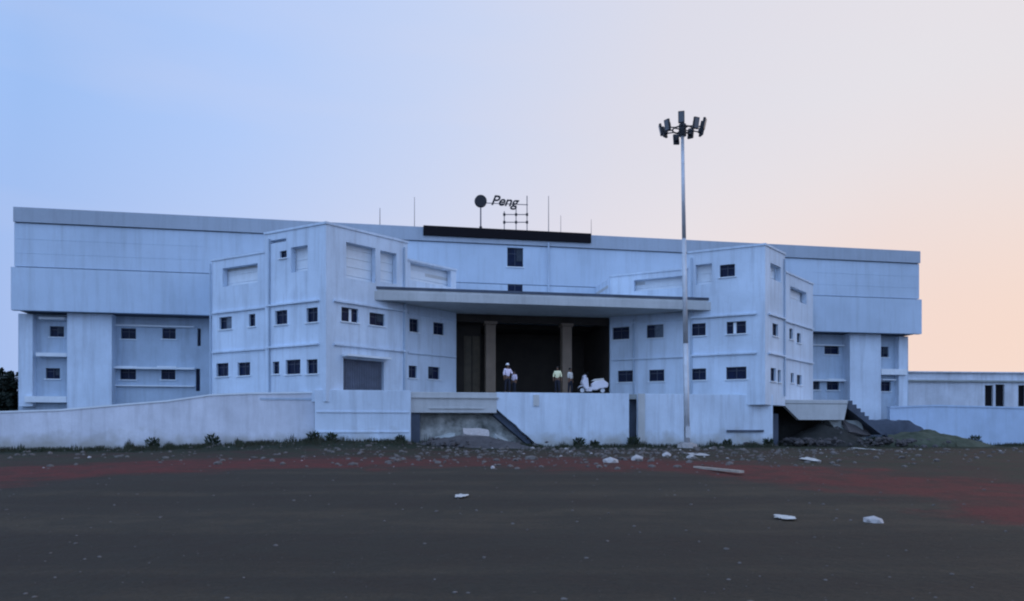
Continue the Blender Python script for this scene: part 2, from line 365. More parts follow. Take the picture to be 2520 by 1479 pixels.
# ---- upper box
aL, aR = F0.s(35), F0.s(2262)
h1 = window(F0, 1268, 633, 36, 44, 0.0, sill=True); h2 = window(F0, 1268, 706, 34, 20, 0.10, sill=False)
h3 = window(F0, 1790, 666, 1, 1, 0, sill=False) if False else None
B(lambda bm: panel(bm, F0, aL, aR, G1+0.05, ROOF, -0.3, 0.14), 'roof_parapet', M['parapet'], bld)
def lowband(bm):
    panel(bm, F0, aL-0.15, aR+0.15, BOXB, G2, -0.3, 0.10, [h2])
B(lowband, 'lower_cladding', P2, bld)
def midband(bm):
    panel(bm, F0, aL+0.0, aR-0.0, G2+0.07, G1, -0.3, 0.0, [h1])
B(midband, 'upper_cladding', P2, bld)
def boxbody(bm):
    box(bm, F0, aL+0.15, aR-0.15, -14, -0.302, BOXB+0.01, ROOF-0.5)
B(boxbody, 'upper_storey', M['stain_shade'], bld)
# fine cladding joints on the end panels
for zf in (0.3, 0.62):
    z = G2+0.07+(G1-G2)*zf
    B(lambda bm: box(bm, F0, aL+0.1, F0.s(500), -0.01, 0.012, z, z+0.03), 'cladding_joint', P2, bld)
    B(lambda bm: box(bm, F0, F0.s(2000), aR-0.1, -0.01, 0.012, z, z+0.03), 'cladding_joint', P2, bld)
B(lambda bm: box(bm, F0, F0.s(1042, .3), F0.s(1455, .3), 0.15, 0.30, ROOF-0.60, ROOF+0.08), 'name_board', M['black'], bld, bevel=0.03)
def rainpipe(px, F, d, z0, z1):
    a = F.s(px, d); p = F.at(a, d, z0); B(lambda bm: tube(bm, p, F.at(a, d, z1), 0.06, n=8), 'drain_pipe', M['wing'], bld)
rainpipe(1350, F0, 0.22, H(8.3), ROOF-0.7)
# ---- wings below the box
FW = F0; dW = -1.5
wl0, wl1 = F0.s(45, dW), UC-OUT+0.2
wr0, wr1 = UC+OUT-0.2, F0.s(2235, dW)
LW, RW = [], []
for (px, py, w, h) in ((140, 816, 32, 24), (130, 919, 32, 24)): LW.append(window(FW, px, py, w, h, dW, shade=False))
for (px, py, w, h) in ((316, 821, 34, 24), (416, 821, 30, 24), (315, 921, 36, 24), (414, 921, 32, 24)):
    LW.append(window(FW, px, py, w, h, dW, shade=(py > 900)))
for (px, py, w, h) in ((490, 830, 7, 40), (487, 935, 9, 52)): LW.append(window(FW, px, py, w, h, dW, sill=False, mull=False))
for (px, py, w, h) in ((2047, 861, 33, 20), (2050, 949, 27, 20), (2008, 949, 16, 18), (2176, 866, 20, 24), (2180, 951, 22, 22)):
    RW.append(window(FW, px, py, w, h, dW, shade=(py > 900)))
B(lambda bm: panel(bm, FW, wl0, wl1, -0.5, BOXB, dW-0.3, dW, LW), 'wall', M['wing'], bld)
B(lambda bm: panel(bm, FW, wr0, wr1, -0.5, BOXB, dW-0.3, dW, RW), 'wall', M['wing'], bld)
B(lambda bm: box(bm, FW, wl0+0.1, wr1-0.1, -13.5, dW-0.32, -0.5, BOXB-0.02) if False else box(bm, FW, wl0+0.1, -6, -13.5, dW-0.32, -0.5, BOXB-0.02), 'inner_block', M['hall'], bld)
B(lambda bm: box(bm, FW, 8, wr1-0.1, -13.5, dW-0.32, -0.5, BOXB-0.02), 'inner_block', M['hall'], bld)
def pier(x0, x1, dd=0.9):
    B(lambda bm: box(bm, FW, FW.s(x0, dW+dd), FW.s(x1, dW+dd), dW-0.05, dW+dd, -0.5, BOXB-0.004), 'pier', PL, bld)
pier(165, 275); pier(2092, 2168)
def slab(x0, x1, y0, y1, dd, base=dW, F=F0, m=TR, nm='ledge'):
    a0, a1 = F.s(x0, base+dd), F.s(x1, base+dd); z0, z1 = F.z((x0+x1)/2, y1, base+dd), F.z((x0+x1)/2, y0, base+dd)
    return B(lambda bm: box(bm, F, min(a0, a1), max(a0, a1), base-0.05, base+dd, z0, z1), nm, m, bld)
slab(88, 164, 868, 877, 0.7); slab(60, 164, 975, 990, 0.7); slab(46, 80, 772, 1000, 0.5, m=PL, nm='pier'); slab(95, 160, 780, 786, 0.5)
slab(276, 478, 903, 908, 0.45); slab(276, 478, 948, 951, 0.2); slab(276, 478, 800, 804, 0.2)
slab(2000, 2091, 848, 851, 0.2); slab(2000, 2091, 934, 938, 0.4); slab(2169, 2232, 908, 922, 0.7); slab(2212, 2233, 828, 1010, 0.5, m=PL, nm='pier')
# ---- the two angled blocks
def bastion(side, cu, wl_far, wl_near, wr_near, wr_far):
    A = bp2(cu, NA)
    Eo, Ei = bp2(cu-OUT+AP, NE), bp2(cu+OUT-AP+0.6*0, NE)
    if side == 'L': Ei = bp2(UC-INN, NE)
    else: Eo = bp2(UC+INN, NE)
    def face(E):
        D = (E-A).normalized(); Nn = Vector((D.y, -D.x))
        if Nn.dot(Vector((0, -1))) < 0: Nn = -Nn
        return Face(A, D, Nn), (E-A).length
    FL, LL = face(Eo); FR, LR = face(Ei)
    return FL, LL, FR, LR
def build_face(F, Lf, bay, wins, recess, shut=None, near_top=11.3, far_top=10.35, far_recess=None, near_recess=None, courses=(7.12, 4.72)):
    """bay = distance along the face where the taller, proud bay ends"""
    dn = 0.3
    hn, hf = [], []
    for w in wins:
        px, py, ww, hh = w[:4]; st = w[4] if len(w) > 4 else 'dark'
        a = F.s(px, dn)
        near = a < bay
        (hn if near else hf).append(window(F, px, py, ww, hh, dn if near else 0.0, style=st))
    if shut:
        x0, x1, y0, y1 = shut
        a0, a1 = sorted((F.s(x0, dn), F.s(x1, dn))); z0, z1 = F.z(x0, y1, dn), F.z((x0+x1)/2, y0, dn)
        z0 = max(z0, POD+0.01)
        hn.append((a0, a1, z0, z1))
        def sh(bm):
            k = a0+0.03
            while k < a1-0.05:
                box(bm, F, k, k+0.05, dn-0.22, dn-0.15, z0+0.01, z1-0.01); k += 0.12
        g = B(lambda bm: box(bm, F, a0, a1, dn-0.3, dn-0.24, z0, z1), 'gate', M['shutter'], bld); B(sh, 'gate_bars', M['shutbar'], g)
        B(lambda bm: box(bm, F, a0-0.1, a1+0.15, dn-0.02, dn+0.55, z1+0.1, z1+0.22), 'sunshade', TR, bld)
    def rec(hs, r, d):
        x0, x1, y0, y1 = r; a0, a1 = sorted((F.s(x0, d), F.s(x1, d))); xm = (x0+x1)/2
        hs.append((a0, a1, F.z(xm, y1, d), F.z(xm, y0, d))); return hs[-1]
    backs = []
    if near_recess:
        for r in near_recess: q = rec(hn, r, dn); backs.append((q, dn))
    if far_recess:
        for r in far_recess: q = rec(hf, r, 0.0); backs.append((q, 0.0))
    z0 = POD-0.6
    B(lambda bm: panel(bm, F, -0.235, bay, z0, H(near_top), -0.06, dn, hn), 'wall', PL, bld)
    B(lambda bm: panel(bm, F, bay-0.2, Lf+0.0, z0, H(far_top), -0.36, -0.0, hf), 'wall', PL, bld)
    for (q, d) in backs:
        def bk(bm, q=q, d=d):
            box(bm, F, q[0]-0.1, q[1]+0.1, d-0.75, d-0.42, q[2]-0.1, q[3]+0.1)
            kk = q[2]+0.25
            while kk < q[3]-0.1:
                box(bm, F, q[0]+0.01, q[1]-0.01, d-0.43, d-0.39, kk, kk+0.05); kk += 0.5
        B(bk, 'louvre_panel', TR, bld)
    # courses and copings
    for c in courses:
        B(lambda bm: box(bm, F, 0.25, bay-0.15, dn-0.01, dn+0.14, H(c), H(c)+0.10), 'string_course', PL, bld)
        B(lambda bm: box(bm, F, bay+0.2, Lf-0.1, -0.01, 0.12, H(c), H(c)+0.10), 'string_course', PL, bld)
    B(lambda bm: box(bm, F, -0.27, bay+0.05, -0.12, dn+0.06, H(near_top)+0.002, H(near_top)+0.13), 'coping', PL, bld)
    B(lambda bm: box(bm, F, bay+0.1, Lf+0.05, -0.42, 0.06, H(far_top)+0.002, H(far_top)+0.12), 'coping', PL, bld)
FL, LL, FR, LR = bastion('L', UC-AP, 0, 0, 0, 0)
GL, KL, GR, KR = bastion('R', UC+AP, 0, 0, 0, 0)
build_face(FL, LL, FL.s(652, .3), [(555, 795, 28, 28, 'pale'), (620, 788, 14, 28), (692, 781, 27, 32), (768, 775, 25, 33),
    (547, 910, 27, 30), (600, 908, 28, 30), (679, 905, 14, 28), (721, 903, 33, 33), (768, 902, 24, 33), (697, 626, 15, 16)][:10], None,
    near_recess=[(716, 757, 606, 668), (666, 704, 589, 597)], far_recess=[(548, 634, 654, 700)])
build_face(FR, LR, FR.s(1003, .3), [(861, 775, 38, 32, 'half'), (928, 786, 34, 28), (1019, 801, 20, 30), (1080, 809, 24, 28), (1016, 915, 18, 28), (1068, 918, 26, 28)],
    None, shut=(845, 945, 886, 972), near_recess=[(852, 924, 603, 690), (936, 976, 620, 696)], far_recess=[(1010, 1110, 656, 698)])
build_face(GL, KL, GL.s(1694, .3), [(1528, 820, 38, 28), (1612, 815, 38, 30, 'pale'), (1718, 811, 34, 28), (1812, 806, 44, 28, 'half'),
    (1540, 926, 36, 26), (1616, 924, 34, 26), (1720, 921, 32, 26), (1812, 918, 46, 28), (1790, 666, 34, 28)], None,
    near_recess=[(1712, 1752, 650, 700)], far_recess=[(1560, 1680, 684, 712)])
build_face(GR, KR, GR.s(1932, .3), [(1908, 812, 12, 28), (1947, 822, 7, 24), (1966, 832, 8, 22), (1903, 922, 11, 30), (1918, 926, 6, 28), (1950, 930, 6, 22), (1967, 935, 10, 22)], None,
    near_recess=[(1896, 1922, 652, 690)], far_recess=[(1945, 1985, 712, 742)])
for (A_, Eo, Ei) in ((bp2(UC-AP, NA), bp2(UC-OUT, NE), bp2(UC-INN, NE)), (bp2(UC+AP, NA), bp2(UC+INN, NE), bp2(UC+OUT, NE))):
    a2 = A_-UN*0.6
    def rf(bm, a2=a2, Eo=Eo, Ei=Ei):
        pts = [a2, Ei-UN*0.5, Ei-UN*(NE+1.2), Eo-UN*(NE+1.2), Eo-UN*0.5]
        plan(bm, [tuple(p) for p in pts], H(9.7), H(9.9))
    B(rf, 'roof', M['canopy'], bld)
def ret(u, n0, n1, z0, z1, th=0.3, m=PL):
    B(lambda bm: box(bm, F0, u-th/2, u+th/2, n0, n1, z0, z1), 'wall', m, bld)
ret(UC-OUT+0.15, dW-0.1, NE-0.12, -0.5, H(10.3)); ret(UC+OUT-0.15, dW-0.1, NE-0.12, -0.5, H(10.3))
ret(UC-INN-0.16, -4, NE-0.14, POD-0.5, H(10.3)); ret(UC+INN+0.16, -4, NE-0.14, POD-0.5, H(10.3))
# ---- entrance: canopy, hall, pillars
CB, CT = H(7.60), H(8.22)
cu0, cu1 = F0.s(920, 7.6), F0.s(1750, 7.6)
def canopy(bm):
    plan(bm, [tuple(bp2(cu0, 7.6)), tuple(bp2(cu1, 7.6)), tuple(bp2(UC+5.6, 3.5)), tuple(bp2(UC+5.6, -0.35)), tuple(bp2(UC-5.6, -0.35)), tuple(bp2(UC-5.6, 3.5))], CB+0.06, CT)
B(canopy, 'canopy', M['canopy'], bld)
B(lambda bm: box(bm, F0, cu0-0.02, cu1+0.02, 7.35, 7.72, CB-0.02, CB+0.50), 'canopy_fascia', M['canopy'], bld, bevel=0.02)
B(lambda bm: box(bm, F0, cu0+0.0, cu1+0.0, 7.30, 7.64, CT+0.002, CT+0.16), 'canopy_coping', M['stain_shade'], bld)  # dark strip: wet staining and the shade of the gap put into its colour
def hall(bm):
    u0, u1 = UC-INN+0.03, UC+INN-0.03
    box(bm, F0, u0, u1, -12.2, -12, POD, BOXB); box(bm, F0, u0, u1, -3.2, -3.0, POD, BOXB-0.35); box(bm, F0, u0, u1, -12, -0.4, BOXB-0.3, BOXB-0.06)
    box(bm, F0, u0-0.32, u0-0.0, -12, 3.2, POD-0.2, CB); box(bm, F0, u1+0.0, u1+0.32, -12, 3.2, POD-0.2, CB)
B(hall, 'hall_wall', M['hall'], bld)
B(lambda bm: box(bm, F0, UC-INN-0.02, UC+INN+0.02, 2.6, 3.0, H(7.15), CB+0.05), 'lintel', M['hall'], bld)
for x0, x1 in ((1142, 1160), (1163, 1181)):
    B(lambda bm: (box(bm, F0, F0.s(x0, 1.6), F0.s(x1, 1.6), 1.5, 1.56, POD, H(6.4)), box(bm, F0, F0.s(x0+4, 1.6), F0.s(x1-4, 1.6), 1.555, 1.6, POD+0.4, H(4.0)), box(bm, F0, F0.s(x0+4, 1.6), F0.s(x1-4, 1.6), 1.555, 1.6, H(4.3), H(6.1))), 'door', M['doorwood'], bld)
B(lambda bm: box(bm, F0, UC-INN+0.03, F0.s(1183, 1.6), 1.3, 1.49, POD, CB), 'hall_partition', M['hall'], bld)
for x in (1208, 1396):
    a = F0.s(x, 3.2)
    c = B(lambda bm: box(bm, F0, a-0.33, a+0.33, 2.55, 3.2, POD, H(7.0)), 'pillar', M['column'], bld, bevel=0.04)
    B(lambda bm: (box(bm, F0, a-0.42, a+0.42, 2.46, 3.29, H(7.0), H(7.18)), box(bm, F0, a-0.40, a+0.40, 2.48, 3.27, POD+0.001, POD+0.25)), 'pillar_cap', M['column'], c)
# ---- podium
pl, pr = F0.s(775, 9.4), F0.s(1902, 9.0)
l0, l1 = F0.s(1010, 9.0), F0.s(1222, 9.0)
s0, s1 = F0.s(1548, 9.0), F0.s(1570, 9.0)
DK = M['concrete']
B(lambda bm: box(bm, F0, pl+0.3, pr-0.3, -12, 8.8, POD-0.3, POD-0.005), 'podium_deck', DK, bld)
B(lambda bm: box(bm, F0, pl, l0, 8.6, 9.55, -0.5, POD+0.05), 'podium_wall', PL, bld, bevel=0.02)
B(lambda bm: box(bm, F0, l0, l1, 8.55, 9.05, POD-1.18, POD+0.0), 'landing_beam', M['canopy'], bld, bevel=0.03)
B(lambda bm: box(bm, F0, l0-0.0, l1+0.1, 8.5, 9.14, POD-0.34, POD-0.26), 'ledge', M['canopy'], bld)
B(lambda bm: box(bm, F0, l0-0.1, l1+3.0, 7.5, 7.86, -0.5, POD-0.3), 'rubble_wall', M['rubble'], bld)
B(lambda bm: box(bm, F0, l0+0.02, l0+0.55, 8.3, 8.9, -0.5, POD-1.18), 'pillar', M['stain_shade'], bld)
def q9(x, y): return (F0.s(x, 9.0), F0.z(x, y, 9.0))
B(lambda bm: prism(bm, F0, [(l1+0.001, POD+0.03), (s0, POD+0.03), (s0, -0.5), (q9(1330, 1100)[0], -0.5), q9(1318, 1092), q9(1300, 1074), q9(1284, 1062), q9(1270, 1046), q9(1254, 1034), q9(1240, 1022), (l1+0.001, q9(1226, 1006)[1])], 8.7, 9.0), 'podium_wall', PL, bld)
B(lambda bm: box(bm, F0, F0.s(1312, 9.0), F0.s(1326, 9.0), 9.0, 9.07, POD-0.75, POD-0.1), 'stain_patch', M['canopy'], bld)
B(lambda bm: box(bm, F0, s1, pr, 8.7, 9.02, -0.5, POD+0.03), 'podium_wall', PL, bld, bevel=0.02)
B(lambda bm: box(bm, F0, s1-0.02, s1+0.4, 9.02, 9.12, -0.5, POD+0.02), 'pilaster', M['canopy'], bld)
B(lambda bm: box(bm, F0, s0-0.1, s1+0.1, 8.2, 8.4, -0.5, POD-0.31), 'wall', M['stain_shade'], bld)
B(lambda bm: box(bm, F0, pr-0.3, pr, 1.0, 8.68, -0.5, POD+0.03), 'podium_wall', PL, bld)
slab(1055, 1190, 1003, 1006, 0.06, base=9.05, m=M['canopy'])
for z in (1.05, 2.15):
    B(lambda bm: box(bm, F0, pl+0.1, l0-0.1, 9.54, 9.60, z, z+0.07), 'string_course', PL, bld)
slab(1790, 1880, 1058, 1063, 0.12, base=9.02, m=M['stain_shade'])
# ---- open stair flights, stepping down to the right
def stairs(F, x0, y0, x1, y1, d0, d1, m, nst=11):
    a0, a1 = F.s(x0, d1), F.s(x1, d1); z0 = F.z(x0, y0, d1); z1 = F.z(x1, y1, d1)
    def fn(bm):
        poly = []
        for i in range(nst):
            aa = a0+(a1-a0)*i/nst; ab = a0+(a1-a0)*(i+1)/nst; zz = z0+(z1-z0)*(i)/nst; zn = z0+(z1-z0)*(i+1)/nst
            poly += [(aa, zz), (ab, zz)]
        poly += [(a1, z1), (a1-0.25, z1), (a0, z0-0.55)]
        prism(bm, F, poly, d0, d1)
    B(fn, 'stair_flight', m, bld)
stairs(F0, 1216, 1000, 1306, 1092, 7.9, 8.66, M['stain_shade'], 9)
# right landing
D2 = 7.4
r0, r1 = F0.s(1925, D2), F0.s(2088, D2)
zl = F0.z(2000, 984, D2)
B(lambda bm: box(bm, F0, r0, r1, 2.0, D2, zl-0.25, zl), 'landing', M['canopy'], bld, bevel=0.03)
B(lambda bm: prism(bm, F0, [(r0+0.05, zl-0.27), (r1-0.05, zl-0.27), (r1-0.3, zl-1.3), (r0+1.2, zl-1.3)], D2-0.35, D2-0.02), 'landing_beam', M['canopy'], bld)
B(lambda bm: box(bm, F0, r0-0.5, r1+2.2, D2-2.6, D2-2.3, -0.5, zl-0.27), 'rubble_wall', M['darksoil'], bld)
B(lambda bm: box(bm, F0, r0-0.9, r0-0.1, D2-3, D2-0.3, -0.5, zl-0.9), 'wall', M['stain_shade'], bld)
stairs(F0, 2088, 986, 2178, 1070, D2-1.6, D2+0.05, M['stain_shade'], 9)
B(lambda bm: prism(bm, F0, [(F0.s(2050, D2), F0.z(2050, 1034, D2)), (F0.s(2130, D2), F0.z(2130, 1034, D2)), (F0.s(2150, D2), 0.0), (F0.s(2105, D2), 0.0)], D2-1.4, D2-0.5), 'stair_support', M['concrete'], bld)
# ---- left ramp
RM = M['rampm']
rt = empty('ramp', (*bp2(-20, 9), 0), 'long plastered access ramp wall climbing to the right in front of the left wing', 'ramp')
dR = 9.0
top = [(-260, 1030), (0, 1016), (150, 1011), (300, 998), (412, 989), (519, 974), (620, 970), (774, 968)]
poly = [(F0.s(x, dR), F0.z(x, y, dR)) for x, y in top]
B(lambda bm: prism(bm, F0, poly+[(poly[-1][0], -0.5), (poly[0][0], -0.5)], dR-0.25, dR), 'parapet_wall', RM, rt)
B(lambda bm: prism(bm, F0, [(a, z+0.09) for a, z in poly]+[(a, z+0.003) for a, z in poly[::-1]], dR-0.3, dR+0.05), 'coping', TR, rt)
B(lambda bm: prism(bm, F0, [(a, z-0.8) for a, z in poly]+[(a, z-1.0) for a, z in poly[::-1]], dR-3.2, dR-0.26), 'ramp_deck', DK, rt)
B(lambda bm: prism(bm, F0, poly+[(poly[-1][0], -0.5), (poly[0][0], -0.5)], dR-3.5, dR-3.25), 'parapet_wall', RM, rt)
B(lambda bm: box(bm, F0, F0.s(640, dR), F0.s(768, dR), dR-0.01, dR+0.035, F0.z(700, 984, dR), F0.z(700, 979, dR)), 'ledge', M['wing'], rt)
# small water outlets in the wall foot
# ---- right boundary wall and low building
FB = Face(bp2(21, 3.0), UD, UN)
bw = empty('boundary_wall', (*bp2(30, 3), 0), 'blue painted boundary wall running right from the building end', 'wall')
b0, b1 = FB.s(2190), FB.s(2760)
B(lambda bm: prism(bm, FB, [(b0, -0.6), (b1, -0.6), (b1, FB.z(2760, 1012)), (FB.s(2300), FB.z(2300, 1000)), (b0, FB.z(2190, 1004))], -0.3, 0), 'wall_panel', M['bluewall'], bw)
B(lambda bm: prism(bm, FB, [(b0, FB.z(2190, 1004)+0.003), (FB.s(2300), FB.z(2300, 1000)+0.003), (b1, FB.z(2760, 1012)+0.003), (b1, FB.z(2760, 1012)+0.12), (FB.s(2300), FB.z(2300, 1000)+0.12), (b0, FB.z(2190, 1004)+0.12)], -0.36, 0.06), 'coping', M['bluewall'], bw)
FQ = Face((36, 74), Vector((1, 0.1)), Vector((0.1, -1)))
lb = empty('low_building', (46, 76, 0), 'low weathered flat-roofed building with tall dark doorways beyond the blue wall', 'building')
q0, q1 = FQ.s(2200), FQ.s(2900)
ho = []
for x0, x1, y0, y1 in ((2424, 2444, 948, 1000), (2450, 2472, 946, 1000), (2506, 2524, 948, 1000), (2600, 2620, 948, 1000), (2350, 2352, 960, 962)):
    a0, a1 = FQ.s(x0), FQ.s(x1); ho.append((a0, a1, FQ.z(x0, y1), FQ.z(x0, y0)))
ho = ho[:4]
QT = FQ.z(2400, 918)
B(lambda bm: panel(bm, FQ, q0, q1, -0.5, QT, -0.3, 0, ho), 'wall', M['farwall'], lb)
B(lambda bm: box(bm, FQ, q0, q1, -8, -0.302, QT-0.5, QT-0.3), 'roof', M['concrete'], lb)
for h in ho:
    d = B(lambda bm: box(bm, FQ, h[0]-0.02, h[1]+0.02, -0.33, -0.2, h[2], h[3]+0.02), 'door', M['black'], lb)
B(lambda bm: box(bm, FQ, q0, q1, -0.35, 0.25, QT+0.002, QT+0.12), 'parapet', M['farwall'], lb)
def lbands(bm):
    box(bm, FQ, q0, q1, -0.01, 0.25, FQ.z(2400, 940), FQ.z(2400, 936))
B(lbands, 'sunshade', M['concrete'], lb)
# ---------------------------------------------------------------- roof rods and the roof sign
def rod(px, ytop, d, label, r=0.035, extra=None):
    a, lam = F0.hit(px, d); zt = F0.z(px, ytop, d); p = F0.at(a, d, ROOF-0.5)
    o = B(lambda bm: (tube(bm, p, F0.at(a, d, zt), r, r*0.6, 6), tube(bm, p+Vector((0, 0, 0.4)), p+Vector((0, 0, 0.62)), r*2.2, n=8)), 'roof_rod', M['rust'], org=p)
    tag(o, label, 'rod', 'thin rods standing on the roof edge'); return o
rod(935, 512, -0.6, 'short rod on the roof left of the other rods, above the left angled block')
rod(1020, 485, -0.6, 'thin tall rod on the roof just left of the black name board', 0.028)
rod(1350, 482, -0.6, 'thin tall rod on the roof right of the sign scaffold', 0.032)
rod(1380, 530, -0.6, 'very short thin rod between the tall rod and the floodlight mast', 0.022)
rod(1455, 540, -0.6, 'short thin rod at the right end of the black name board', 0.022)
dS = -0.7
sg = empty('roof_sign', F0.at(F0.s(1235, dS), dS, ROOF-0.4), 'dark round emblem with lettering held on rods above the black name board', 'sign')
a, _ = F0.hit(1183, dS); zc = F0.z(1183, 495, dS); cpos = F0.at(a, dS, zc)
N3 = Vector((UN.x, UN.y, 0))
B(lambda bm: tube(bm, F0.at(a, dS, ROOF-0.4), cpos, 0.055, 0.045, 8), 'post', M['rust'], sg)
B(lambda bm: tube(bm, F0.at(a, dS, ROOF+0.1), F0.at(a, dS, ROOF+0.45), 0.12, 0.1, 8), 'post_base', M['dark'], sg)
B(lambda bm: tube(bm, cpos-N3*0.1, cpos+N3*0.12, 0.44, 0.42, 28), 'emblem', M['dark'], sg)
def frame(bm):
    for x, yt in ((1241, 520), (1270, 505), (1297, 482)):
        q, _ = F0.hit(x, dS); tube(bm, F0.at(q, dS, ROOF-0.4), F0.at(q, dS, F0.z(x, yt, dS)), 0.032, n=6)
    for y in (528, 547):
        tube(bm, F0.at(F0.s(1238, dS), dS, F0.z(1240, y, dS)), F0.at(F0.s(1299, dS), dS, F0.z(1299, y, dS)), 0.03, n=6)
    tube(bm, F0.at(F0.s(1183, dS), dS, F0.z(1183, 499, dS)), F0.at(F0.s(1299, dS), dS, F0.z(1299, 504, dS)), 0.028, n=6)
B(frame, 'scaffold', M['rust'], sg)
def knots(bm):
    for x in (1241, 1270, 1297):
        for y in (528, 547):
            p = F0.at(F0.s(x, dS), dS, F0.z(x, y, dS)); obox(bm, p, 0.16, 0.16, 0.16)
B(knots, 'clamp', M['dark'], sg)
tcv = bpy.data.curves.new('lettering', 'FONT'); tcv.body = 'Peng'; tcv.size = 0.98; tcv.extrude = 0.04; tcv.offset = 0.015; tcv.shear = 0.35; tcv.space_character = 0.95
to = bpy.data.objects.new('t', tcv); scene.collection.objects.link(to)
bpy.context.view_layer.update()
dg = bpy.context.evaluated_depsgraph_get(); tm = bpy.data.meshes.new_from_object(to.evaluated_get(dg))
bpy.data.objects.remove(to)
bm = bmesh.new(); bm.from_mesh(tm)
base = F0.at(F0.s(1207, dS), dS+0.05, F0.z(1207, 504, dS))
w = max(v.co.x for v in bm.verts); target = F0.s(1278, dS)-F0.s(1207, dS)
for v in bm.verts:
    x, y, z = v.co; x *= target/w; v.co = base+Vector((UD.x*x, UD.y*x, 0))+Vector((0, 0, y-x*0.02))+N3*z
finish(bm, 'lettering', M['dark'], sg)
# ---------------------------------------------------------------- floodlight mast
MY = 42.0; mx0 = (1691-CX)/FOC*MY; ztop = CZ+(HY-330)/FOC*MY; mxt = (1679.5-CX)/FOC*MY
gb = gz(mx0, MY)
mast = empty('floodlight_mast', (mx0, MY, gb), 'tall galvanised floodlight mast with a crown of dark lamps, standing before the right block', 'mast')
P0 = Vector((mx0, MY, gb)); P1 = Vector((mxt, MY, ztop))
def pole(bm):
    k = 3
    for i in range(k):
        a = P0.lerp(P1, i/k); c = P0.lerp(P1, (i+1)/k)
        ra = 0.165-0.025*i
        tube(bm, a, c, ra, ra-0.022, 16)
B(pole, 'pole', M['galv'], mast, smooth=True)
B(lambda bm: (tube(bm, P0-Vector((0, 0, .3)), P0+Vector((0, 0, 0.25)), 0.6, 0.55, 10), tube(bm, P0+Vector((0, 0, .25)), P0+Vector((0, 0, .32)), 0.36, n=12)), 'base_plate', M['palestone'], mast)
B(lambda bm: obox(bm, P0+Vector((0, -0.17, 0.9)), 0.26, 0.12, 0.6), 'hatch', M['galv'], mast)
def ringb(bm):
    n_ = 20
    for i in range(n_):
        t0, t1 = 2*math.pi*i/n_, 2*math.pi*(i+1)/n_
        tube(bm, P1+Vector((math.cos(t0)*0.55, math.sin(t0)*0.55, 0.25)), P1+Vector((math.cos(t1)*0.55, math.sin(t1)*0.55, 0.25)), 0.045, n=6)
    tube(bm, P1-Vector((0, 0, 0.1)), P1+Vector((0, 0, 0.55)), 0.22, 0.2, 12)
    for i in range(4): t = i*math.pi/2+0.4; tube(bm, P1+Vector((0, 0, .25)), P1+Vector((math.cos(t)*.55, math.sin(t)*.55, .25)), 0.035, n=6)
B(ringb, 'lamp_ring', M['dark'], mast)
from mathutils import Matrix
for i in range(9):
    t = 2*math.pi*i/9+0.25
    dirv = Vector((math.cos(t), math.sin(t), 0)); c = P1+dirv*1.2+Vector((0, 0, 0.32+0.16*math.sin(i*2.4)))
    rot = Matrix.Rotation(t, 3, 'Z') @ Matrix.Rotation(R(12), 3, 'Y')
    fl = B(lambda bm: (obox(bm, c, 0.13, 0.34, 0.62, rot), obox(bm, c-rot @ Vector((0.12, 0, 0.02)), 0.12, 0.2, 0.3, rot)), 'floodlight', M['dark'], mast, bevel=0.02)
    B(lambda bm: obox(bm, c+rot @ Vector((0.072, 0, 0)), 0.012, 0.28, 0.52, rot), 'lens', M['lens'], fl)
    B(lambda bm: (tube(bm, P1+dirv*0.55+Vector((0, 0, 0.25)), c-dirv*0.12-Vector((0, 0, 0.1)), 0.035, n=6),), 'arm', M['dark'], fl)
